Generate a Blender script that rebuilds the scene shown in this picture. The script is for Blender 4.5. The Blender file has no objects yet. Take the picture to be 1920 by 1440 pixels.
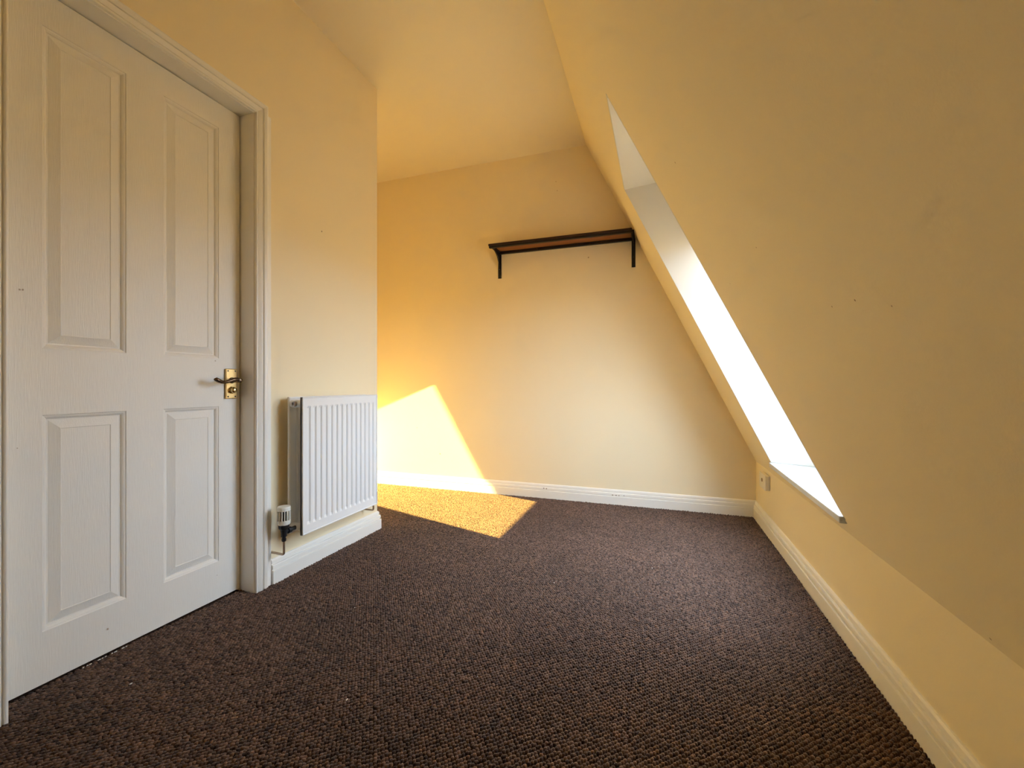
import bpy, bmesh, math, random
import numpy as np
from mathutils import Vector, Matrix

random.seed(4)
rng = np.random.default_rng(4)
scene = bpy.context.scene
col = scene.collection

# ------------------------------------------------------------------ camera
F_PX, VPX, EYE = 795.0, 1231.0, 0.87
yaw = math.atan((VPX - 960.0) / F_PX)          # room's long axis lies this far right of the view axis
cam_d = bpy.data.cameras.new('camera')
cam_d.sensor_width = 36.0
cam_d.sensor_fit = 'HORIZONTAL'
cam_d.lens = 36.0 * F_PX / 1920.0
cam_d.clip_start = 0.02
cam = bpy.data.objects.new('camera', cam_d)
col.objects.link(cam)
cam.location = (0.0, 0.0, EYE)
cam.rotation_euler = (math.radians(90), 0, yaw)
scene.camera = cam

# ------------------------------------------------------------------ light
SUN_DIR = Vector((-1.0, 0.36, -0.383)).normalized()      # direction the sunlight travels
SUN_STRENGTH = 31.0
SUN_COLOR = (1.0, 0.74, 0.20)
SKY_STRENGTH = 1.0
SKY_COLOR = (5.9, 7.2, 9.0)
GROUND_FILL = (3.6, 2.7, 1.6)
EXPOSURE = 0.73

world = bpy.data.worlds.new('sky')
scene.world = world
world.use_nodes = True
wn = world.node_tree
wn.nodes.clear()
w_out = wn.nodes.new('ShaderNodeOutputWorld')
w_bg = wn.nodes.new('ShaderNodeBackground')
# hazy daylight sky: even above the horizon, warm fill light for the room added below it
w_geo = wn.nodes.new('ShaderNodeTexCoord')
w_sep = wn.nodes.new('ShaderNodeSeparateXYZ')
wn.links.new(w_geo.outputs['Generated'], w_sep.inputs[0])
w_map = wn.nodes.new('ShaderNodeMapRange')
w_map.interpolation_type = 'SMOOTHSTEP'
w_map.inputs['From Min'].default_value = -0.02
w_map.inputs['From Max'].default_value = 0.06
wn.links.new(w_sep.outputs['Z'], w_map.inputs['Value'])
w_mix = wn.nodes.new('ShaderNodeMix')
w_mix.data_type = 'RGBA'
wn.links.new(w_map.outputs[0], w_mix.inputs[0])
w_mix.inputs[6].default_value = (*GROUND_FILL, 1)
w_grad = wn.nodes.new('ShaderNodeMapRange')          # a hazy sky, a little brighter overhead than at the horizon
w_grad.inputs['To Min'].default_value = 1.0
w_grad.inputs['To Max'].default_value = 1.4
wn.links.new(w_sep.outputs['Z'], w_grad.inputs['Value'])
w_sc = wn.nodes.new('ShaderNodeVectorMath')
w_sc.operation = 'SCALE'
w_sc.inputs[0].default_value = SKY_COLOR
wn.links.new(w_grad.outputs[0], w_sc.inputs['Scale'])
wn.links.new(w_sc.outputs[0], w_mix.inputs[7])
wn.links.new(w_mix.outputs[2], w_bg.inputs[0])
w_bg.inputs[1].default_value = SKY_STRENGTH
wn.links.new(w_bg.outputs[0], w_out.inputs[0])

sun_d = bpy.data.lights.new('sun', 'SUN')
sun_d.energy = SUN_STRENGTH
sun_d.color = SUN_COLOR
sun_d.angle = math.radians(0.53)
sun = bpy.data.objects.new('sun', sun_d)
col.objects.link(sun)
sun.rotation_euler = SUN_DIR.to_track_quat('-Z', 'Y').to_euler()
sun.location = (6, -2, 4)

vs = scene.view_settings
vs.view_transform = 'Standard'
vs.look = 'None'
vs.exposure = EXPOSURE
vs.gamma = 1.0
vs.use_curve_mapping = False
try:
    scene.cycles.use_denoising = True
    scene.cycles.denoiser = 'OPENIMAGEDENOISE'
    scene.cycles.use_adaptive_sampling = True
    scene.cycles.adaptive_threshold = 0.12
    scene.cycles.adaptive_min_samples = 24
    scene.cycles.max_bounces = 8
    scene.cycles.diffuse_bounces = 7
    scene.cycles.glossy_bounces = 3
    scene.cycles.transparent_max_bounces = 12
    scene.cycles.caustics_reflective = False
    scene.cycles.sample_clamp_indirect = 8.0
except Exception:
    pass

# ------------------------------------------------------------------ room measures (metres, camera at x = y = 0)
XL = -1.585          # wall with the door
YB = 3.14            # far wall
XR = 0.615           # low wall on the window side
ZC = 2.635           # ceiling
YCORNER = 2.144      # where the door wall ends and the recess begins
XALC = -2.50         # far side of the recess
YF = -0.55           # wall behind the camera
ZK = 0.365           # height of the low wall
ANG = math.radians(64.0)
CA, SA = math.cos(ANG), math.sin(ANG)
S_TOP = (ZC - ZK) / SA
X_TOP = XR - S_TOP * CA


def sl(s, y, n=0.0):
    """point on the sloping wall: s metres up the slope, n metres outward behind its face"""
    return (XR - CA * s + SA * n, y, ZK + SA * s + CA * n)


# ------------------------------------------------------------------ materials
def new_mat(name):
    m = bpy.data.materials.new(name)
    m.use_nodes = True
    nt = m.node_tree
    return m, nt, nt.nodes['Principled BSDF']


def N(nt, t, **kw):
    n = nt.nodes.new(t)
    for k, v in kw.items():
        setattr(n, k, v)
    return n


def add_spots(nt, color_socket, spots, dark):
    """small marks at fixed places on a surface: (x, y, z, radius)"""
    geo = N(nt, 'ShaderNodeNewGeometry')
    noise = N(nt, 'ShaderNodeTexNoise')
    noise.inputs['Scale'].default_value = 260.0
    last = None
    for (x, y, z, r) in spots:
        d = N(nt, 'ShaderNodeVectorMath', operation='DISTANCE')
        nt.links.new(geo.outputs['Position'], d.inputs[0])
        d.inputs[1].default_value = (x, y, z)
        j = N(nt, 'ShaderNodeMath', operation='MULTIPLY_ADD')
        nt.links.new(noise.outputs['Fac'], j.inputs[0])
        j.inputs[1].default_value = r * 1.2
        nt.links.new(d.outputs['Value'], j.inputs[2])
        mr = N(nt, 'ShaderNodeMapRange')
        nt.links.new(j.outputs[0], mr.inputs['Value'])
        mr.inputs['From Min'].default_value = r * 0.9
        mr.inputs['From Max'].default_value = r * 1.7
        mr.inputs['To Min'].default_value = 1.0
        mr.inputs['To Max'].default_value = 0.0
        if last is None:
            last = mr.outputs[0]
        else:
            mx = N(nt, 'ShaderNodeMath', operation='MAXIMUM')
            nt.links.new(last, mx.inputs[0])
            nt.links.new(mr.outputs[0], mx.inputs[1])
            last = mx.outputs[0]
    mix = N(nt, 'ShaderNodeMix', data_type='RGBA')
    nt.links.new(last, mix.inputs[0])
    nt.links.new(color_socket, mix.inputs[6])
    mix.inputs[7].default_value = (*dark, 1)
    return mix.outputs[2]


def paint(name, color, rough=0.6, bump=0.15, scale=220.0, vary=0.03, spots=(), dark=(0.12, 0.07, 0.03), spec=0.3, stretch=None):
    m, nt, b = new_mat(name)
    tc = N(nt, 'ShaderNodeNewGeometry')
    vec = tc.outputs['Position']
    if stretch:
        mp = N(nt, 'ShaderNodeMapping')
        mp.inputs['Scale'].default_value = stretch
        nt.links.new(vec, mp.inputs['Vector'])
        vec = mp.outputs['Vector']
    big = N(nt, 'ShaderNodeTexNoise')
    big.inputs['Scale'].default_value = 2.3
    big.inputs['Detail'].default_value = 5.0
    nt.links.new(tc.outputs['Position'], big.inputs['Vector'])
    mix = N(nt, 'ShaderNodeMix', data_type='RGBA')
    nt.links.new(big.outputs['Fac'], mix.inputs[0])
    mix.inputs[6].default_value = (*[c * (1 - vary) for c in color], 1)
    mix.inputs[7].default_value = (*[min(1, c * (1 + vary)) for c in color], 1)
    out = mix.outputs[2]
    if spots:
        out = add_spots(nt, out, spots, dark)
    nt.links.new(out, b.inputs['Base Color'])
    b.inputs['Roughness'].default_value = rough
    b.inputs['Specular IOR Level'].default_value = spec
    if bump > 0:
        fine = N(nt, 'ShaderNodeTexNoise')
        fine.inputs['Scale'].default_value = scale
        fine.inputs['Detail'].default_value = 3.0
        nt.links.new(vec, fine.inputs['Vector'])
        bp = N(nt, 'ShaderNodeBump')
        bp.inputs['Strength'].default_value = bump
        bp.inputs['Distance'].default_value = 0.002
        nt.links.new(fine.outputs['Fac'], bp.inputs['Height'])
        nt.links.new(bp.outputs['Normal'], b.inputs['Normal'])
    return m


def metal(name, color, rough, vary=0.25, scale=40.0):
    m, nt, b = new_mat(name)
    tc = N(nt, 'ShaderNodeNewGeometry')
    no = N(nt, 'ShaderNodeTexNoise')
    no.inputs['Scale'].default_value = scale
    no.inputs['Detail'].default_value = 4.0
    nt.links.new(tc.outputs['Position'], no.inputs['Vector'])
    mix = N(nt, 'ShaderNodeMix', data_type='RGBA')
    nt.links.new(no.outputs['Fac'], mix.inputs[0])
    mix.inputs[6].default_value = (*[c * (1 - vary) for c in color], 1)
    mix.inputs[7].default_value = (*[min(1, c * (1 + vary)) for c in color], 1)
    nt.links.new(mix.outputs[2], b.inputs['Base Color'])
    b.inputs['Metallic'].default_value = 1.0
    b.inputs['Roughness'].default_value = rough
    return m


CREAM = (0.90, 0.79, 0.56)
M = {}
M['wall'] = paint('cream_wall_paint', CREAM, 0.62, 0.12, 240, 0.015)
M['wall_back'] = paint('cream_back_wall_paint', CREAM, 0.62, 0.12, 240, 0.02,
                       spots=[(-0.475, YB, 1.803, 0.006), (-1.92, YB, 0.50, 0.004), (-0.72, YB, 2.40, 0.004), (-0.71, YB, 2.33, 0.004), (-1.70, YB, 0.29, 0.006)],
                       dark=(0.45, 0.30, 0.13))
M['wall_left'] = paint('cream_door_wall_paint', CREAM, 0.62, 0.12, 240, 0.015, spots=[(XL, 1.70, 1.633, 0.004)])
SLOPE_SPOTS = []
for (u, v, r) in ((1266, 305, .0036), (1603, 563, .0022), (1560, 575, .0022), (1672, 574, .0022), (1418, 464, .002), (1857, 1198, .003), (1369, 532, .0018)):
    x = (u - 960) / F_PX
    d = Vector((x * math.cos(yaw) - math.sin(yaw), math.cos(yaw) + x * math.sin(yaw), -(v - 720) / F_PX))
    nrm = Vector((SA, 0, CA))
    t = nrm.dot(Vector((XR, 0, ZK)) - Vector((0, 0, EYE))) / nrm.dot(d)
    p = d * t + Vector((0, 0, EYE))
    SLOPE_SPOTS.append((p.x, p.y, p.z, r))
M['slope'] = paint('cream_slope_paint', (0.90, 0.80, 0.58), 0.62, 0.12, 240, 0.015, spots=SLOPE_SPOTS, dark=(0.3, 0.17, 0.07))
M['ceiling'] = paint('magnolia_ceiling_paint', (0.91, 0.83, 0.66), 0.7, 0.10, 200, 0.015)
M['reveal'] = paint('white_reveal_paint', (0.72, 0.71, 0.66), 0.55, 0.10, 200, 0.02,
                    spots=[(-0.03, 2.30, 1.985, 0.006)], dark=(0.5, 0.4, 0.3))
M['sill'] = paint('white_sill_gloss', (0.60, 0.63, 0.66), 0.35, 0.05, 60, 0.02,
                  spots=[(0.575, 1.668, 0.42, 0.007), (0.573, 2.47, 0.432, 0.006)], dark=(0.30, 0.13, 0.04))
M['trim'] = paint('white_trim_gloss', (0.88, 0.86, 0.81), 0.38, 0.08, 40, 0.03, stretch=(1, 1, 1), spec=0.45)
M['skirt_back'] = paint('white_skirting_gloss', (0.88, 0.86, 0.81), 0.38, 0.06, 40, 0.03, spec=0.45,
                        spots=[(-0.81, 3.126, 0.078, 0.006), (-0.79, 3.126, 0.077, 0.006), (-0.30, 3.126, 0.069, 0.006), (-0.275, 3.126, 0.069, 0.006), (-0.255, 3.126, 0.069, 0.005), (-0.22, 3.126, 0.072, 0.004)],
                        dark=(0.2, 0.12, 0.08))
M['door'] = paint('white_door_paint', (0.87, 0.85, 0.80), 0.42, 0.35, 70, 0.03, stretch=(6, 6, 0.35), spec=0.4,
                  spots=[(-1.66, 0.668, 1.13, 0.003), (-1.66, 0.674, 1.131, 0.003), (-1.66, 0.663, 0.694, 0.002), (-1.66, 1.215, 0.962, 0.003), (-1.66, 1.222, 0.107, 0.002), (-1.66, 0.865, 0.087, 0.004)],
                  dark=(0.36, 0.28, 0.2))
M['radiator'] = paint('white_radiator_enamel', (0.86, 0.86, 0.85), 0.3, 0.0, 40, 0.01, spec=0.5)
M['plastic'] = paint('off_white_plastic', (0.82, 0.80, 0.72), 0.4, 0.0, 40, 0.02, spec=0.5)
M['grey_plastic'] = paint('dark_grey_slot', (0.25, 0.20, 0.16), 0.5, 0.0, 40, 0.02)
M['black'] = paint('black_plastic', (0.018, 0.017, 0.018), 0.35, 0.0, 40, 0.05, spec=0.5)
M['black_steel'] = paint('black_painted_steel', (0.010, 0.008, 0.008), 0.45, 0.1, 150, 0.05, spec=0.4)
M['shelf_wood'] = paint('brown_shelf_board', (0.26, 0.105, 0.042), 0.5, 0.2, 60, 0.25, stretch=(0.6, 9, 9))
M['shelf_edge'] = paint('dark_shelf_edge', (0.035, 0.014, 0.010), 0.4, 0.1, 60, 0.2)
M['copper'] = metal('painted_copper', (0.62, 0.47, 0.34), 0.4)
M['chrome'] = metal('dull_chrome', (0.45, 0.43, 0.42), 0.3)
M['brass'] = metal('aged_brass', (0.72, 0.50, 0.22), 0.34, 0.12)
M['dark_brass'] = metal('dark_reflection_brass', (0.13, 0.085, 0.055), 0.28, 0.2)  # lever brass darkened: its dark reflections are put into the colour
M['bright_brass'] = metal('polished_brass', (0.85, 0.68, 0.34), 0.16, 0.08)
M['dark'] = paint('dark_screw', (0.03, 0.02, 0.012), 0.5, 0.0)
M['floor'] = paint('brown_carpet_backing', (0.06, 0.034, 0.022), 0.95, 0.6, 90, 0.15, spec=0.05)
M['white_fleck'] = paint('white_flecks', (0.8, 0.78, 0.72), 0.8, 0.0)

# thin clear pane: light passes straight through, a little is mirrored
m, nt, b = new_mat('clear_pane')
nt.nodes.remove(b)
tr = N(nt, 'ShaderNodeBsdfTransparent')
tr.inputs[0].default_value = (0.96, 0.97, 0.965, 1)
gl = N(nt, 'ShaderNodeBsdfGlossy')
gl.inputs['Roughness'].default_value = 0.02
fr = N(nt, 'ShaderNodeFresnel')
gq = N(nt, 'ShaderNodeNewGeometry')
iq = N(nt, 'ShaderNodeMapRange')                 # the same mirror share on both faces of the pane
iq.inputs['To Min'].default_value = 1.3
iq.inputs['To Max'].default_value = 1.0 / 1.3
nt.links.new(gq.outputs['Backfacing'], iq.inputs['Value'])
nt.links.new(iq.outputs[0], fr.inputs[0])
mx = N(nt, 'ShaderNodeMixShader')
nt.links.new(fr.outputs[0], mx.inputs[0])
nt.links.new(tr.outputs[0], mx.inputs[1])
nt.links.new(gl.outputs[0], mx.inputs[2])
nt.links.new(mx.outputs[0], nt.nodes['Material Output'].inputs[0])
M['pane'] = m

# carpet: every loop has its own tint, plus broad traffic wear
m, nt, b = new_mat('brown_loop_carpet')
at = N(nt, 'ShaderNodeAttribute', attribute_name='tint')
geo = N(nt, 'ShaderNodeNewGeometry')
wear = N(nt, 'ShaderNodeTexNoise')
wear.inputs['Scale'].default_value = 1.7
wear.inputs['Detail'].default_value = 4.0
nt.links.new(geo.outputs['Position'], wear.inputs['Vector'])
ramp = N(nt, 'ShaderNodeMix', data_type='RGBA')
ramp.inputs[6].default_value = (0.054, 0.0275, 0.0185, 1)
ramp.inputs[7].default_value = (0.186, 0.1040, 0.0690, 1)
nt.links.new(at.outputs['Fac'], ramp.inputs[0])
wm = N(nt, 'ShaderNodeMapRange')
wm.inputs['From Min'].default_value = 0.35
wm.inputs['From Max'].default_value = 0.65
wm.inputs['To Min'].default_value = 0.86
wm.inputs['To Max'].default_value = 1.12
nt.links.new(wear.outputs['Fac'], wm.inputs['Value'])
wx = N(nt, 'ShaderNodeVectorMath', operation='SCALE')
nt.links.new(ramp.outputs[2], wx.inputs[0])
nt.links.new(wm.outputs[0], wx.inputs['Scale'])
nt.links.new(wx.outputs[0], b.inputs['Base Color'])
b.inputs['Roughness'].default_value = 0.9
b.inputs['Specular IOR Level'].default_value = 0.1
b.inputs['Sheen Weight'].default_value = 0.3
b.inputs['Sheen Roughness'].default_value = 0.5
M['carpet'] = m


# ------------------------------------------------------------------ mesh helpers
class MB:
    def __init__(self):
        self.bm = bmesh.new()

    def poly(self, pts):
        vs_ = [self.bm.verts.new(p) for p in pts]
        return self.bm.faces.new(vs_)

    def box(self, x0, x1, y0, y1, z0, z1):
        return self.hexa([(x0, y0, z0), (x1, y0, z0), (x1, y1, z0), (x0, y1, z0)],
                         [(x0, y0, z1), (x1, y0, z1), (x1, y1, z1), (x0, y1, z1)])

    def hexa(self, a, c):
        """solid between two outlines with the same number of points"""
        A = [self.bm.verts.new(p) for p in a]
        B = [self.bm.verts.new(p) for p in c]
        n = len(A)
        self.bm.faces.new(A[::-1])
        self.bm.faces.new(B)
        for i in range(n):
            self.bm.faces.new((A[i], A[(i + 1) % n], B[(i + 1) % n], B[i]))
        return self

    def rings(self, rings, cap=True, closed=True):
        R_ = [[self.bm.verts.new(p) for p in r] for r in rings]
        for a, c in zip(R_[:-1], R_[1:]):
            n = len(a)
            for i in range(n if closed else n - 1):
                self.bm.faces.new((a[i], a[(i + 1) % n], c[(i + 1) % n], c[i]))
        if cap:
            self.bm.faces.new(R_[0][::-1])
            self.bm.faces.new(R_[-1])
        return self

    def tube(self, pts, radii, seg=12, squash=None):
        pts = [Vector(p) for p in pts]
        if not hasattr(radii, '__len__'):
            radii = [radii] * len(pts)
        rings = []
        ref = None
        for i, p in enumerate(pts):
            t = (pts[min(i + 1, len(pts) - 1)] - pts[max(i - 1, 0)]).normalized()
            if ref is None:
                ref = Vector((0, 0, 1)) if abs(t.z) < 0.9 else Vector((1, 0, 0))
            u = ref - t * ref.dot(t)
            u.normalize()
            ref = u
            w = t.cross(u)
            rings.append([p + (u * math.cos(2 * math.pi * k / seg) * (squash or 1) + w * math.sin(2 * math.pi * k / seg)) * radii[i] for k in range(seg)])
        return self.rings(rings)

    def lathe(self, base, axis, prof, seg=20):
        """prof: (distance along axis, radius)"""
        base, axis = Vector(base), Vector(axis).normalized()
        ref = Vector((0, 0, 1)) if abs(axis.z) < 0.9 else Vector((1, 0, 0))
        u = (ref - axis * ref.dot(axis)).normalized()
        w = axis.cross(u)
        return self.rings([[base + axis * d + (u * math.cos(2 * math.pi * k / seg) + w * math.sin(2 * math.pi * k / seg)) * r for k in range(seg)] for d, r in prof])

    def bevel(self, w, seg=2):
        bmesh.ops.bevel(self.bm, geom=[e for e in self.bm.edges], offset=w, segments=seg, affect='EDGES', profile=0.5, clamp_overlap=True)
        return self

    def build(self, name, mat, parent=None, smooth=False, loc=None):
        bmesh.ops.recalc_face_normals(self.bm, faces=self.bm.faces)
        me = bpy.data.meshes.new(name)
        if loc is not None:
            bmesh.ops.translate(self.bm, verts=self.bm.verts, vec=-Vector(loc))
        self.bm.to_mesh(me)
        self.bm.free()
        o = bpy.data.objects.new(name, me)
        col.objects.link(o)
        me.materials.append(M[mat])
        if loc is not None:
            o.location = loc
        if parent is not None:
            o.parent = parent
            if loc is None:
                o.matrix_parent_inverse = Matrix.Translation(-Vector(parent_origin(parent)))
            else:
                o.matrix_parent_inverse = Matrix.Translation(-Vector(parent_origin(parent)))
        if smooth:
            for p in me.polygons:
                p.use_smooth = True
            try:
                me.set_sharp_from_angle(angle=math.radians(40))
            except Exception:
                pass
        return o


def parent_origin(p):
    o = Vector(p.location)
    q = p
    while q.parent is not None:
        q = q.parent
    return o if p.parent is None else o


def tag(o, label, cat, kind=None, group=None):
    o['label'] = label
    o['category'] = cat
    if kind:
        o['kind'] = kind
    if group:
        o['group'] = group
    return o


def empty(name, loc):
    o = bpy.data.objects.new(name, None)
    o.empty_display_size = 0.1
    col.objects.link(o)
    o.location = loc
    return o


def offset_path(path, d):
    """shift a 2-D polyline to its left by d with mitred corners"""
    out = []
    n = len(path)
    for i in range(n):
        p = Vector(path[i])
        ns = []
        if i > 0:
            t = (p - Vector(path[i - 1])).normalized()
            ns.append(Vector((-t.y, t.x)))
        if i < n - 1:
            t = (Vector(path[i + 1]) - p).normalized()
            ns.append(Vector((-t.y, t.x)))
        if len(ns) == 1:
            out.append(p + ns[0] * d)
        else:
            k = (ns[0] + ns[1])
            out.append(p + k * (d / (1 + ns[0].dot(ns[1]))))
    return out


def skirting(name, path, label):
    """moulded skirting board following a wall line, the room on the left of the path"""
    prof = [(0.0, 0.0), (0.018, 0.0), (0.018, 0.0585), (0.0172, 0.0605), (0.0110, 0.0612), (0.0110, 0.0650), (0.0152, 0.0668),
            (0.0148, 0.0800), (0.0130, 0.0850), (0.0070, 0.0858), (0.0070, 0.0896), (0.0100, 0.0912), (0.0080, 0.1020), (0.0045, 0.1080), (0.0, 0.1090)]
    offs = {d: offset_path(path, d) for d in {p[0] for p in prof}}
    mb = MB()
    rings = []
    for i in range(len(path)):
        rings.append([(offs[d][i].x, offs[d][i].y, z) for d, z in prof])
    mb.rings(rings)
    return tag(mb.build(name, 'skirt_back' if 'back' in name else 'trim'), label, 'skirting', 'structure')


# ------------------------------------------------------------------ room shell
mb = MB()
mb.box(XALC - 0.15, XR + 0.15, YF - 0.15, YB + 0.15, -0.15, 0.0)
tag(mb.build('floor', 'floor'), 'dark brown carpeted floor of the attic room', 'floor', 'structure')

mb = MB()
mb.box(XALC - 0.15, X_TOP + 0.35, YF - 0.15, YB + 0.15, ZC, ZC + 0.15)
tag(mb.build('ceiling', 'ceiling'), 'flat cream ceiling above the recess and door wall', 'ceiling', 'structure')

mb = MB()
mb.box(XALC - 0.15, XR + 0.6, YB, YB + 0.15, 0, ZC)
tag(mb.build('wall_back', 'wall_back'), 'cream wall with the black shelf and a patch of sun', 'wall', 'structure')

# door wall with the niche for the door
DY0, DY1, DZ = 0.616, 1.322, 1.998       # clear door opening
XN = -1.80
mb = MB()
mb.box(XN, XL, YF, DY0 - 0.025, 0, ZC)
mb.box(XN, XL, DY1 + 0.025, YCORNER, 0, ZC)
mb.box(XN, XL, DY0 - 0.025, DY1 + 0.025, DZ + 0.025, ZC)
mb.box(XALC, XN, YF, YCORNER, 0, ZC)
tag(mb.build('wall_left', 'wall_left'), 'cream wall holding the white door and the radiator', 'wall', 'structure')

mb = MB()
mb.box(XALC - 0.15, XALC, YCORNER - 0.2, YB + 0.15, 0, ZC)
tag(mb.build('wall_recess', 'wall'), 'cream end wall of the sunlit recess', 'wall', 'structure')

mb = MB()
mb.box(XALC - 0.15, XR + 0.15, YF - 0.15, YF, 0, ZC)
tag(mb.build('wall_front', 'wall'), 'cream wall facing the shelf wall', 'wall', 'structure')

mb = MB()
mb.hexa([(XR, YF, 0), (XR + 0.15, YF, 0), (XR + 0.15, YF, ZK + 0.04), (XR, YF, ZK)],
        [(XR, YB, 0), (XR + 0.15, YB, 0), (XR + 0.15, YB, ZK + 0.04), (XR, YB, ZK)])
tag(mb.build('wall_right', 'slope'), 'low cream wall below the sloping wall', 'wall', 'structure')

# sloping wall with the deep window opening
NT = 0.30                                # thickness of the roof build-up
QI = {'bn': (0.077, 1.675), 'bf': (0.1035, 2.545), 'tf': (1.797, 2.500), 'tn': (1.825, 1.705)}
NF = 0.215                               # where the lining meets the window frame


def out_s(s, n, drop=0.0):
    """s after going n outward horizontally (drop = fall per metre of horizontal run)"""
    run = n / SA / (1 - drop * CA / SA) if drop else n / SA
    return s - run * CA - run * drop * SA


QO = {'bn': (out_s(0.077, NF), 1.635), 'bf': (out_s(0.1035, NF), 2.452),
      'tf': (out_s(1.797, NF, 0.086), 2.408), 'tn': (out_s(1.825, NF, 0.086), 1.635)}
PAD = 0.012
HI = {'bn': (QI['bn'][0] - PAD, QI['bn'][1] - PAD), 'bf': (QI['bf'][0] - PAD, QI['bf'][1] + PAD),
      'tf': (QI['tf'][0] + PAD, QI['tf'][1] + PAD), 'tn': (QI['tn'][0] + PAD, QI['tn'][1] - PAD)}
HO = {'bn': (-0.10, 1.56), 'bf': (-0.10, 2.57), 'tf': (1.70, 2.57), 'tn': (1.70, 1.56)}
mb = MB()
order = ['bn', 'bf', 'tf', 'tn']
inner_rect = [sl(0, YF), sl(0, YB), sl(S_TOP, YB), sl(S_TOP, YF)]
outer_rect = [sl(-0.10, YF, NT), sl(-0.10, YB, NT), sl(S_TOP, YB, NT), sl(S_TOP, YF, NT)]
vi = [mb.bm.verts.new(p) for p in inner_rect]
vo = [mb.bm.verts.new(p) for p in outer_rect]
hi = [mb.bm.verts.new(sl(HI[k][0], HI[k][1])) for k in order]
ho = [mb.bm.verts.new(sl(HO[k][0], HO[k][1], NT)) for k in order]
for i in range(4):
    j = (i + 1) % 4
    mb.bm.faces.new((vi[i], vi[j], hi[j], hi[i]))
    mb.bm.faces.new((vo[i], vo[j], ho[j], ho[i]))
    mb.bm.faces.new((vi[i], vi[j], vo[j], vo[i]))
    mb.bm.faces.new((hi[i], hi[j], ho[j], ho[i]))
tag(mb.build('wall_slope', 'slope'), 'steep cream sloping wall with the deep window opening', 'wall', 'structure')

# ------------------------------------------------------------------ window
win = tag(empty('window_1', sl(0.09, 2.1, 0.0)), 'roof window in a deep white opening in the sloping wall', 'window', 'structure')


def lining(name, k0, k1, dirn, mat):
    """one board of the opening's lining between two corners"""
    a, c = QI[k0], QI[k1]
    oa, oc = QO[k0], QO[k1]
    ds, dy = dirn
    t = 0.0115
    f = [sl(a[0], a[1], 0.0), sl(c[0], c[1], 0.0), sl(oc[0], oc[1], NF), sl(oa[0], oa[1], NF)]
    g = [sl(a[0] + ds * t, a[1] + dy * t, 0.0), sl(c[0] + ds * t, c[1] + dy * t, 0.0),
         sl(oc[0] + ds * t, oc[1] + dy * t, NF), sl(oa[0] + ds * t, oa[1] + dy * t, NF)]
    mb_ = MB()
    mb_.hexa(f, g)
    return mb_.build(name, mat, win)


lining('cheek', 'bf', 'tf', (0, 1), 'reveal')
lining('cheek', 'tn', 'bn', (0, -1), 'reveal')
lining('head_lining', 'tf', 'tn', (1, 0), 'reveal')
# sill board: flat, with a thin nosing just proud of the sloping wall
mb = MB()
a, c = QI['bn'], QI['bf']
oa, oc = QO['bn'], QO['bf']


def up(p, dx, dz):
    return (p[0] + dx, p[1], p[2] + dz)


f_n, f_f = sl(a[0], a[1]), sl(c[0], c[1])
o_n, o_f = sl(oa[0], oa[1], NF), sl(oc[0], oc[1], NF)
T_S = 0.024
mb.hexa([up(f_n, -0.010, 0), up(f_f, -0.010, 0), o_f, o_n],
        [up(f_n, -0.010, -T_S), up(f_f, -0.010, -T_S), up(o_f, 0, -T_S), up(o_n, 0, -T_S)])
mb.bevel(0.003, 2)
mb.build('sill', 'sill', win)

GS0, GS1, GY0, GY1 = 0.162, 1.297, 1.650, 2.440     # clear glass


def ring_frame(name, s_in, s_out, y_in, y_out, n0, n1, mat):
    mb_ = MB()

    def rect(s, y, n):
        return [sl(s[0], y[0], n), sl(s[0], y[1], n), sl(s[1], y[1], n), sl(s[1], y[0], n)]
    R_ = [rect(s_out, y_out, n0), rect(s_in, y_in, n0), rect(s_in, y_in, n1), rect(s_out, y_out, n1)]
    V = [[mb_.bm.verts.new(p) for p in r] for r in R_]
    for q in range(4):
        A_, B_ = V[q], V[(q + 1) % 4]
        for i in range(4):
            j = (i + 1) % 4
            mb_.bm.faces.new((A_[i], A_[j], B_[j], B_[i]))
    return mb_.build(name, mat, win)


ring_frame('frame', (0.05, 1.40), (-0.13, 1.73), (1.61, 2.51), (1.53, 2.60), NF, 0.32, 'trim')
ring_frame('sash', (GS0, GS1), (0.05, 1.40), (GY0, GY1), (1.61, 2.51), 0.222, 0.262, 'trim')
mb = MB()
mb.hexa([sl(GS0 - .01, GY0 - .01, 0.24), sl(GS0 - .01, GY1 + .01, 0.24), sl(GS1 + .01, GY1 + .01, 0.24), sl(GS1 + .01, GY0 - .01, 0.24)],
        [sl(GS0 - .01, GY0 - .01, 0.244), sl(GS0 - .01, GY1 + .01, 0.244), sl(GS1 + .01, GY1 + .01, 0.244), sl(GS1 + .01, GY0 - .01, 0.244)])
mb.build('pane', 'pane', win)
# daylight portal: emits nothing, only tells the renderer where the sky comes in
pd = bpy.data.lights.new('window_portal', 'AREA')
pd.shape = 'RECTANGLE'
pd.size = GY1 - GY0 + 0.02
pd.size_y = GS1 - GS0 + 0.02
pd.cycles.is_portal = True
po = bpy.data.objects.new('window_portal', pd)
col.objects.link(po)
po.location = sl((GS0 + GS1) / 2, (GY0 + GY1) / 2, 0.275)
inward = Vector((-SA, 0, -CA))
zax = -inward
xax = Vector((0, 1, 0))
yax = zax.cross(xax)
po.rotation_euler = Matrix((xax, yax, zax)).transposed().to_euler()

# ------------------------------------------------------------------ skirting boards
skirting('baseboard_back', [(XR, YB), (XALC, YB)], 'white moulded skirting along the shelf wall')
skirting('baseboard_right', [(XR, YF), (XR, YB - 0.018)], 'moulded skirting along the low wall under the window')
skirting('baseboard_left', [(XALC, YCORNER), (XL, YCORNER), (XL, 1.402)], 'white moulded skirting under the radiator, ending at the wall corner')

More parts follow.
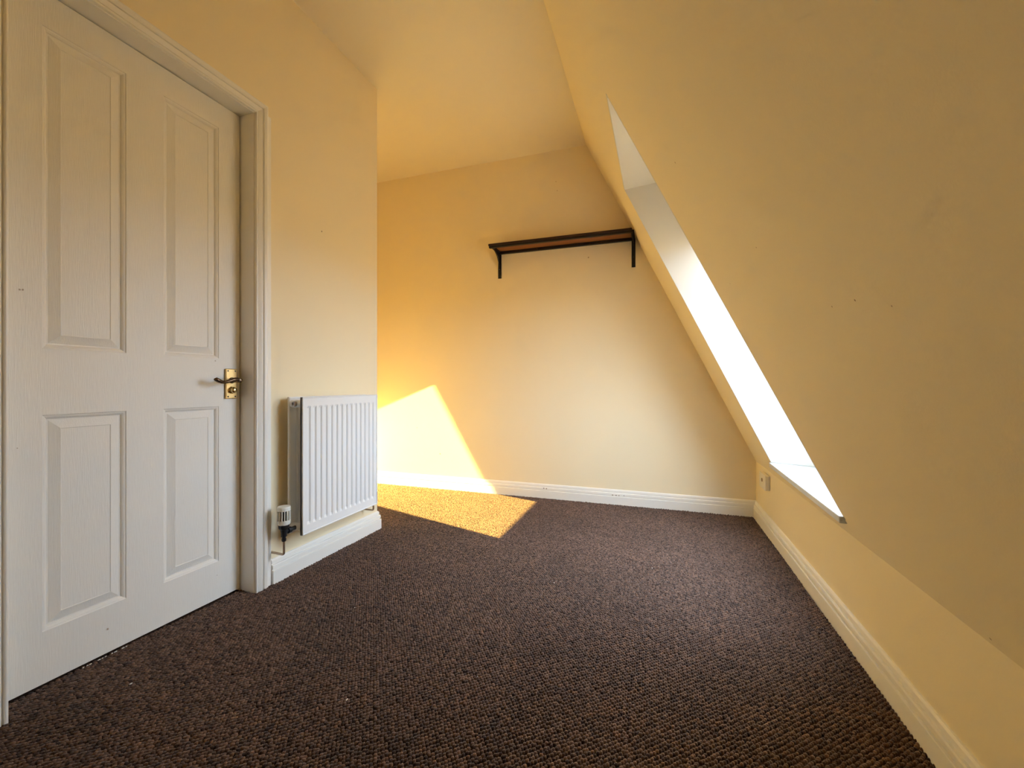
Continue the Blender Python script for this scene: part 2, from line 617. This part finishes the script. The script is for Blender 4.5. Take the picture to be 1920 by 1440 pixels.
# ------------------------------------------------------------------ door frame
fr_o = tag(empty('trim_1', (XL, (DY0 + DY1) / 2, 0)), 'white moulded door frame around the panelled door', 'door frame', 'structure')
# linings
mb = MB()
mb.box(XN + 0.01, XL, DY1, DY1 + 0.0245, 0, DZ + 0.0245)
mb.build('jamb', 'trim', fr_o)
mb = MB()
mb.box(XN + 0.01, XL, DY0 - 0.0245, DY0, 0, DZ + 0.0245)
mb.build('jamb', 'trim', fr_o)
mb = MB()
mb.box(XN + 0.01, XL, DY0, DY1, DZ, DZ + 0.0245)
mb.build('head_jamb', 'trim', fr_o)
mb = MB()
XS = -1.697
mb.box(XS - 0.03, XS, DY1 - 0.012, DY1, 0, DZ - 0.012)
mb.box(XS - 0.03, XS, DY0, DY0 + 0.012, 0, DZ - 0.012)
mb.box(XS - 0.03, XS, DY0, DY1, DZ - 0.012, DZ)
mb.build('door_stop', 'trim', fr_o)
# architrave: profile (width from the opening, thickness), mitred at the corners
AP = [(0.003, 0.0), (0.003, 0.0105), (0.005, 0.0125), (0.008, 0.0130), (0.0105, 0.0120), (0.0112, 0.0060), (0.0140, 0.0060), (0.0150, 0.0090), (0.0200, 0.0115), (0.0270, 0.0145),
      (0.0300, 0.0150), (0.0306, 0.0090), (0.0335, 0.0090), (0.0345, 0.0150), (0.0380, 0.0180), (0.0480, 0.0200), (0.0530, 0.0180), (0.0560, 0.0130), (0.0560, 0.0)]


def arch_ring(kind):
    r = []
    for w, t in AP:
        y0, y1, z1 = DY0 - w, DY1 + w, DZ + w
        r.append({'br': (XL + t, y1, 0), 'tr': (XL + t, y1, z1), 'tl': (XL + t, y0, z1), 'bl': (XL + t, y0, 0)}[kind])
    return r


for nm, k0, k1 in (('architrave', 'br', 'tr'), ('head_architrave', 'tr', 'tl'), ('architrave', 'tl', 'bl')):
    mb = MB()
    mb.rings([arch_ring(k0), arch_ring(k1)])
    mb.build(nm, 'trim', fr_o)
mb = MB()
mb.box(XL, XL + 0.007, DY1 + 0.056, DY1 + 0.079, 0, 2.02)
mb.bevel(0.0015, 1)
mb.build('scribe_strip', 'trim', fr_o)

# ------------------------------------------------------------------ door
LX, LT = -1.660, 0.035
LY0, LY1, LZ0, LZ1 = DY0 + 0.003, DY1 - 0.004, 0.012, DZ - 0.004
PY = ((0.713, 0.916), (1.028, 1.229))
PZ = ((0.161, 0.781), (0.972, 1.897))
mb = MB()
mb.box(LX - LT, LX, LY0, PY[0][0], LZ0, LZ1)
mb.box(LX - LT, LX, PY[0][1], PY[1][0], LZ0, LZ1)
mb.box(LX - LT, LX, PY[1][1], LY1, LZ0, LZ1)
for (a0, a1) in PY:
    mb.box(LX - LT, LX, a0, a1, LZ0, PZ[0][0])
    mb.box(LX - LT, LX, a0, a1, PZ[0][1], PZ[1][0])
    mb.box(LX - LT, LX, a0, a1, PZ[1][1], LZ1)
door = tag(mb.build('door_1', 'door', loc=(LX, (LY0 + LY1) / 2, LZ0)), 'white four-panel door with a small brass lever handle', 'door', 'structure')
STEPS = [(0.0, 0.0), (0.002, -0.0025), (0.006, -0.0035), (0.010, -0.0065), (0.0125, -0.0105), (0.0165, -0.0105), (0.0185, -0.0095), (0.041, -0.0025), (0.0425, -0.0040), (0.0445, -0.0040)]
for (z0, z1) in PZ:
    for (y0, y1) in PY:
        mb = MB()
        rings = [[(LX + d, y0 + o, z0 + o), (LX + d, y1 - o, z0 + o), (LX + d, y1 - o, z1 - o), (LX + d, y0 + o, z1 - o)] for o, d in STEPS]
        rings = [[(LX - 0.02, y0, z0), (LX - 0.02, y1, z0), (LX - 0.02, y1, z1), (LX - 0.02, y0, z1)]] + rings
        mb.rings(rings)
        mb.build('panel', 'door', door)
# handle set
HY, HZ = 1.2765, 0.871
mb = MB()
mb.box(LX, LX + 0.009, HY - 0.0245, HY + 0.0245, HZ - 0.0615, HZ + 0.0615)
mb.bevel(0.003, 2)
plate = mb.build('back_plate', 'brass', door)
plate['label'] = 'aged brass handle plate with four screws'
mb = MB()
lz = HZ + 0.014
mb.lathe((LX + 0.008, HY, lz), (1, 0, 0), [(0, 0.0125), (0.004, 0.0125), (0.007, 0.009), (0.040, 0.0085), (0.046, 0.0095), (0.052, 0.0080), (0.054, 0.003)], 16)
P = [(0.049, 0.010, -0.004), (0.051, 0.000, 0.001), (0.053, -0.014, 0.004), (0.054, -0.030, 0.002), (0.054, -0.046, -0.004), (0.054, -0.062, -0.008), (0.054, -0.076, -0.007), (0.054, -0.088, -0.002), (0.054, -0.098, 0.003), (0.054, -0.105, 0.003)]
mb.tube([(LX + a_, HY + b_, lz + c_) for a_, b_, c_ in P], [0.004, 0.0080, 0.0085, 0.0078, 0.0060, 0.0055, 0.0066, 0.0082, 0.0080, 0.0035], 12)
mb.build('lever', 'dark_brass', plate, smooth=True)
mb = MB()
mb.lathe((LX + 0.008, HY, HZ - 0.026), (1, 0, 0), [(0, 0.0145), (0.003, 0.0150), (0.005, 0.0125), (0.008, 0.0120), (0.014, 0.0130), (0.019, 0.0110), (0.022, 0.0060), (0.0225, 0.001)], 20)
mb.build('thumb_turn', 'bright_brass', plate, smooth=True)
for sy in (-1, 1):
    for sz in (-1, 1):
        mb = MB()
        mb.lathe((LX + 0.0085, HY + sy * 0.0155, HZ + sz * 0.0525), (1, 0, 0), [(0, 0.0035), (0.0012, 0.0030), (0.0016, 0.001)], 10)
        mb.build('screw', 'dark', plate)

# ------------------------------------------------------------------ radiator
RY0, RY1, RZ0, RZ1 = 1.463, 1.988, 0.204, 0.812
XF, XB = -1.470, -1.542
rad = tag(empty('radiator', (XL, (RY0 + RY1) / 2, RZ0)), 'white double-panel radiator with vertical flutes beside the door', 'radiator')


def rad_panel(name, xf, th=0.011):
    pitch, n = 0.0345, 14
    y_start = (RY0 + RY1) / 2 - pitch * n / 2
    ys = [(RY0, 0), (RY0 + 0.004, 0)]
    for i in range(n):
        c0 = y_start + i * pitch
        ys += [(c0 + 0.006, 0), (c0 + 0.0105, 1), (c0 + 0.0225, 1), (c0 + 0.0270, 0)]
    ys += [(RY1 - 0.004, 0), (RY1, 0)]
    zs = [(RZ0, 0), (RZ0 + 0.004, 0), (RZ0 + 0.040, 0), (RZ0 + 0.052, 1), (RZ1 - 0.050, 1), (RZ1 - 0.040, 0), (RZ1 - 0.004, 0), (RZ1, 0)]
    mb_ = MB()
    dep = 0.0065
    G = [[mb_.bm.verts.new((xf - (dep if (fy and fz) else 0) - (0.003 if (y in (RY0, RY1) or z in (RZ0, RZ1)) else 0), y, z)) for z, fz in zs] for y, fy in ys]
    for i in range(len(ys) - 1):
        for j in range(len(zs) - 1):
            mb_.bm.faces.new((G[i][j], G[i + 1][j], G[i + 1][j + 1], G[i][j + 1]))
    # rim and back
    edge = [G[i][0] for i in range(len(ys))] + [G[-1][j] for j in range(1, len(zs))] + [G[i][-1] for i in range(len(ys) - 2, -1, -1)] + [G[0][j] for j in range(len(zs) - 2, 0, -1)]
    back = [mb_.bm.verts.new((xf - th, v.co.y, v.co.z)) for v in edge]
    for i in range(len(edge)):
        j = (i + 1) % len(edge)
        mb_.bm.faces.new((edge[i], edge[j], back[j], back[i]))
    mb_.bm.faces.new(back)
    return mb_.build(name, 'radiator', rad)


rad_panel('front_panel', XF)
rad_panel('rear_panel', XB)
# folded seam around the front panel
mb = MB()
for (y0, y1, z0, z1) in ((RY0, RY0 + 0.0055, RZ0, RZ1), (RY1 - 0.0055, RY1, RZ0, RZ1), (RY0, RY1, RZ1 - 0.0055, RZ1), (RY0, RY1, RZ0, RZ0 + 0.0055)):
    mb.box(XF - 0.013, XF + 0.0035, y0, y1, z0, z1)
mb.bevel(0.0022, 2)
mb.build('edge_seam', 'radiator', rad)
# convector fins behind the front panel
mb = MB()
k = int((RY1 - RY0 - 0.05) / 0.012)
za, zb = RZ0 + 0.06, RZ1 - 0.065
prev = None
for i in range(k + 1):
    y = RY0 + 0.025 + i * 0.012
    x = XF - 0.0115 if (i // 2) % 2 == 0 else XF - 0.036
    p = [mb.bm.verts.new((x, y, za)), mb.bm.verts.new((x, y, zb)), mb.bm.verts.new((x - 0.0008, y, zb)), mb.bm.verts.new((x - 0.0008, y, za))]
    if prev:
        for q in range(4):
            mb.bm.faces.new((prev[q], prev[(q + 1) % 4], p[(q + 1) % 4], p[q]))
    prev = p
mb.build('convector_fins', 'radiator', rad)
for (y, z) in ((RY0 + 0.016, RZ1 - 0.030), (RY1 - 0.016, RZ1 - 0.030), (RY0 + 0.016, RZ0 + 0.032), (RY1 - 0.016, RZ0 + 0.032)):
    mb = MB()
    mb.tube([(XF - 0.010, y, z), (XB, y, z)], 0.0165, 18)
    hd = mb.build('header_tube', 'radiator', rad, smooth=True)
    if y < 1.7 and z > 0.5:
        mb = MB()
        mb.lathe((-1.512, y - 0.015, z), (0, -1, 0), [(0, 0.0125), (0.008, 0.0125), (0.010, 0.0105), (0.0105, 0.006), (0.006, 0.0055), (0.006, 0.001)], 18)
        mb.build('blanking_plug', 'chrome', hd, smooth=True)
# thermostatic valve on the door side, plain pipe elbow on the other
TY, TX = 1.405, -1.512
mb = MB()
mb.lathe((TX, TY, 0.196), (0, 0, 1), [(0, 0.008), (0.004, 0.0095), (0.012, 0.0095), (0.013, 0.0075), (0.020, 0.0078), (0.021, 0.0115), (0.038, 0.0120), (0.046, 0.0135), (0.050, 0.0135), (0.056, 0.0200), (0.068, 0.0215), (0.076, 0.0215)], 20)
mb.lathe((TX, TY, 0.236), (0, 1, 0), [(0, 0.0085), (0.018, 0.0085), (0.019, 0.0135), (0.034, 0.0135), (0.035, 0.0095), (0.075, 0.0090)], 16)
valve = mb.build('thermostatic_valve', 'black', rad, smooth=True)
valve['label'] = 'black valve body with a white slotted thermostat head'
mb = MB()
seg = 56
rings = []
for z, r, slot in ((0.268, 0.0225, 0), (0.271, 0.0250, 0), (0.287, 0.0262, 0), (0.2875, 0.0262, 1), (0.328, 0.0262, 1), (0.3285, 0.0262, 0), (0.341, 0.0262, 0), (0.3455, 0.0240, 0), (0.346, 0.012, 0)):
    rr = [r - (0.0095 if slot and q % 4 < 2 else 0) for q in range(seg)]
    rings.append([(TX + math.cos(2 * math.pi * q / seg) * rr[q], TY + math.sin(2 * math.pi * q / seg) * rr[q], z) for q in range(seg)])
mb.rings(rings)
mb.build('thermostat_head', 'plastic', valve)
mb = MB()
mb.lathe((TX, TY, 0.284), (0, 0, 1), [(0, 0.0205), (0.048, 0.0205)], 28)
mb.build('sensor_core', 'black', valve)


def bend(p0, p1, p2, r=0.02, k=5):
    p0, p1, p2 = Vector(p0), Vector(p1), Vector(p2)
    a_ = p1 + (p0 - p1).normalized() * r
    c_ = p1 + (p2 - p1).normalized() * r
    pts = [p0]
    for i in range(k + 1):
        t = i / k
        pts.append(a_ * (1 - t) ** 2 + p1 * 2 * t * (1 - t) + c_ * t * t)
    pts.append(p2)
    return pts


mb = MB()
mb.tube(bend((TX, TY, 0.200), (TX, TY, 0.138), (XL - 0.005, TY + 0.002, 0.140), 0.012), 0.0050, 10)
mb.build('pipe', 'copper', rad, smooth=True)
mb = MB()
mb.tube(bend((-1.512, 2.012, 0.240), (-1.512, 2.012, 0.158), (XL - 0.005, 2.012, 0.158), 0.012), 0.0050, 10)
mb.build('pipe', 'copper', rad, smooth=True)
mb = MB()
mb.lathe((-1.512, 2.012, 0.215), (0, 0, 1), [(0, 0.008), (0.010, 0.010), (0.030, 0.010), (0.032, 0.013), (0.060, 0.012), (0.062, 0.004)], 16)
mb.lathe((-1.512, 2.012, 0.236), (0, -1, 0), [(0, 0.009), (0.040, 0.009)], 14)
mb.build('lockshield_valve', 'chrome', rad, smooth=True)
for y in (RY0 + 0.11, RY1 - 0.11):
    mb = MB()
    mb.box(XL, XL + 0.003, y - 0.015, y + 0.015, RZ0 + 0.06, RZ1 - 0.06)
    mb.box(XL, XB - 0.0115, y - 0.002, y + 0.002, RZ0 + 0.10, RZ0 + 0.14)
    mb.box(XL, XB - 0.0115, y - 0.002, y + 0.002, RZ1 - 0.14, RZ1 - 0.10)
    mb.build('wall_bracket', 'radiator', rad)

# ------------------------------------------------------------------ shelf
SX0, SX1, SYF = -1.197, -0.150, 2.962
SZ = 1.893
shelf = tag(empty('wall_shelf', ((SX0 + SX1) / 2, YB, SZ)), 'brown wooden shelf on black steel brackets high on the cream wall', 'shelf')
mb = MB()
mb.hexa([(SX0, SYF, SZ + 0.016), (SX1 - 0.003, SYF, SZ + 0.016), (SX1 - 0.003, YB - 0.002, SZ + 0.016), (SX0, YB - 0.002, SZ + 0.016)],
        [(SX0, SYF, SZ + 0.029), (SX1 - 0.009, SYF, SZ + 0.029), (SX1 - 0.009, YB - 0.002, SZ + 0.029), (SX0, YB - 0.002, SZ + 0.029)])
mb.build('board', 'shelf_wood', shelf)
mb = MB()
mb.hexa([(SX0, SYF - 0.003, SZ + 0.016), (SX1 - 0.003, SYF - 0.003, SZ + 0.016), (SX1 - 0.003, SYF, SZ + 0.016), (SX0, SYF, SZ + 0.016)],
        [(SX0, SYF - 0.003, SZ + 0.029), (SX1 - 0.009, SYF - 0.003, SZ + 0.029), (SX1 - 0.009, SYF, SZ + 0.029), (SX0, SYF, SZ + 0.029)])
mb.build('board_edge', 'shelf_edge', shelf)
for nm, y0, y1, z0 in (('front_rail', SYF, SYF + 0.022, SZ), ('back_rail', YB - 0.024, YB - 0.001, SZ - 0.004)):
    mb = MB()
    mb.box(SX0 + 0.004, SX1 - 0.004, y0, y1, z0, SZ + 0.0155)
    rl = mb.build(nm, 'black_steel', shelf)
    if nm == 'back_rail':
        for x in (-0.862, -0.462):
            mb = MB()
            mb.lathe((x, y0, SZ + 0.004), (0, -1, 0), [(0, 0.006), (0.003, 0.0055), (0.006, 0.003), (0.0062, 0.001)], 12)
            mb.build('screw', 'dark', rl, smooth=True)
for bx in (-1.171, -0.155):
    mb = MB()
    ZB = 1.702
    # flat strap on the wall
    mb.box(bx - 0.013, bx + 0.013, YB - 0.005, YB - 0.0002, ZB, SZ + 0.0155)
    # arm under the board
    mb.box(bx - 0.011, bx + 0.011, SYF + 0.001, YB - 0.0005, SZ + 0.006, SZ + 0.0155)
    # curved brace between arm and strap
    pts = []
    kk = 10
    for i in range(kk + 1):
        t = i / kk * math.pi / 2
        yy = (SYF + 0.004) + (YB - 0.016 - SYF - 0.004) * math.sin(t)
        zz = (SZ + 0.004) - 0.125 * (1 - math.cos(t))
        pts.append((yy, zz))
    outline = pts + [(YB - 0.001, SZ - 0.121), (YB - 0.001, SZ + 0.010), (SYF + 0.004, SZ + 0.010)]
    mb.hexa([(bx - 0.0035, y, z) for y, z in outline], [(bx + 0.0035, y, z) for y, z in outline])
    br = mb.build('bracket', 'black_steel', shelf)
    for zz in (1.722, 1.80):
        mb = MB()
        mb.lathe((bx + 0.006, YB - 0.004, zz), (0, -1, 0), [(0, 0.0045), (0.002, 0.004), (0.003, 0.001)], 10)
        mb.build('screw', 'dark', br)

# ------------------------------------------------------------------ socket on the low wall
sk = tag(empty('wall_socket', (XR, 2.84, 0.255)), 'white surface-mounted socket box low on the wall in the corner below the window', 'socket')
mb = MB()
mb.box(XR - 0.019, XR - 0.0005, 2.770, 2.910, 0.258, 0.340)
mb.bevel(0.002, 2)
mb.build('back_box', 'plastic', sk)
mb = MB()
mb.box(XR - 0.026, XR - 0.0185, 2.766, 2.914, 0.255, 0.343)
mb.bevel(0.003, 2)
fp = mb.build('face_plate', 'plastic', sk)
mb = MB()
mb.lathe((XR - 0.0255, 2.840, 0.306), (-1, 0, 0), [(0, 0.011), (0.003, 0.011), (0.004, 0.009), (0.004, 0.0055), (0.001, 0.0050), (0.001, 0.001)], 18)
mb.build('outlet', 'grey_plastic', fp, smooth=True)
for y in (2.782, 2.898):
    mb = MB()
    mb.lathe((XR - 0.0255, y, 0.299), (-1, 0, 0), [(0, 0.004), (0.0012, 0.0035), (0.0014, 0.001)], 10)
    mb.build('screw', 'plastic', fp)

# ------------------------------------------------------------------ carpet pile: countless loops in staggered rows
D1, D2 = math.radians(47), math.radians(-37)      # the two directions of the rows, measured from the room's long axis
P1, P2 = 0.0086, 0.0106
xs0, xs1, ys0, ys1 = -2.48, 0.60, 0.10, 3.13
ii, jj = np.meshgrid(np.arange(-330, 330), np.arange(-330, 330), indexing='ij')
px = -0.9 + ii * P1 * math.sin(D1) + jj * P2 * math.sin(D2)
py = 1.6 + ii * P1 * math.cos(D1) + jj * P2 * math.cos(D2)
px, py = px.ravel(), py.ravel()
keep = (px > xs0) & (px < XR - 0.019) & (py > ys0) & (py < YB - 0.020)
main = (px > XL + 0.019) | ((px > LX - 0.005) & (px > -1.662) & (py > DY0 + 0.004) & (py < DY1 - 0.004))
alc = py > YCORNER + 0.020
keep &= main | alc
px, py = px[keep], py[keep]
nL = len(px)
px = px + rng.normal(0, 0.0010, nL)
py = py + rng.normal(0, 0.0010, nL)
hgt = rng.uniform(0.0044, 0.0074, nL)
ang = math.pi / 2 - D1 + rng.normal(0, 0.22, nL)
ra = rng.uniform(0.0056, 0.0066, nL)
rb = ra * rng.uniform(0.68, 0.82, nL)
tint = np.clip(rng.normal(0.45, 0.32, nL), 0, 1)
SEG = 5
th = np.arange(SEG) * 2 * math.pi / SEG
V = np.zeros((nL, 2 * SEG + 1, 3), dtype=np.float32)
for lev, (rs, hz) in enumerate(((1.0, 0.0), (0.80, 0.72))):
    for q in range(SEG):
        lx, ly = ra * rs * math.cos(th[q] + lev * 0.6), rb * rs * math.sin(th[q] + lev * 0.6)
        V[:, lev * SEG + q, 0] = px + lx * np.cos(ang) - ly * np.sin(ang)
        V[:, lev * SEG + q, 1] = py + lx * np.sin(ang) + ly * np.cos(ang)
        V[:, lev * SEG + q, 2] = hgt * hz
V[:, 2 * SEG, 0], V[:, 2 * SEG, 1], V[:, 2 * SEG, 2] = px, py, hgt
tri = []
for q in range(SEG):
    r2 = (q + 1) % SEG
    tri += [(q, r2, SEG + q), (r2, SEG + r2, SEG + q), (SEG + q, SEG + r2, 2 * SEG)]
tri = np.array(tri, dtype=np.int32)
NV = 2 * SEG + 1
idx = (tri[None, :, :] + (np.arange(nL, dtype=np.int32) * NV)[:, None, None]).reshape(-1)
nF = len(tri) * nL
me = bpy.data.meshes.new('carpet_pile')
me.vertices.add(nL * NV)
me.vertices.foreach_set('co', V.reshape(-1))
me.loops.add(nF * 3)
me.loops.foreach_set('vertex_index', idx)
me.polygons.add(nF)
me.polygons.foreach_set('loop_start', np.arange(0, nF * 3, 3, dtype=np.int32))
me.polygons.foreach_set('use_smooth', np.ones(nF, dtype=bool))
at_ = me.attributes.new('tint', 'FLOAT', 'POINT')
at_.data.foreach_set('value', np.repeat(tint, NV).astype(np.float32))
me.update(calc_edges=True)
me.materials.append(M['carpet'])
cp = bpy.data.objects.new('carpet_pile', me)
col.objects.link(cp)
tag(cp, 'dark brown looped carpet pile covering the whole floor', 'carpet', 'stuff')

# white bits of lint and grit caught in the carpet; a row of white flecks along the foot of the door
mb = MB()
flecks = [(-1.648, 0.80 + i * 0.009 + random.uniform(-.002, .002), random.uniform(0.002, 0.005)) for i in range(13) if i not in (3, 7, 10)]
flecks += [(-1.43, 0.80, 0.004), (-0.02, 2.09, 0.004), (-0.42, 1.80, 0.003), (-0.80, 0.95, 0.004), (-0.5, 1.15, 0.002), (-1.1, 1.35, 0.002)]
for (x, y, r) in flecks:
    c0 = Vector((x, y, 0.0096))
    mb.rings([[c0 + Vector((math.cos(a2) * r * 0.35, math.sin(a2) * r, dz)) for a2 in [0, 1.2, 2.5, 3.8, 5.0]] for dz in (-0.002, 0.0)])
tag(mb.build('carpet_flecks', 'white_fleck'), 'white flecks on the carpet, most along the foot of the door', 'lint', 'stuff')
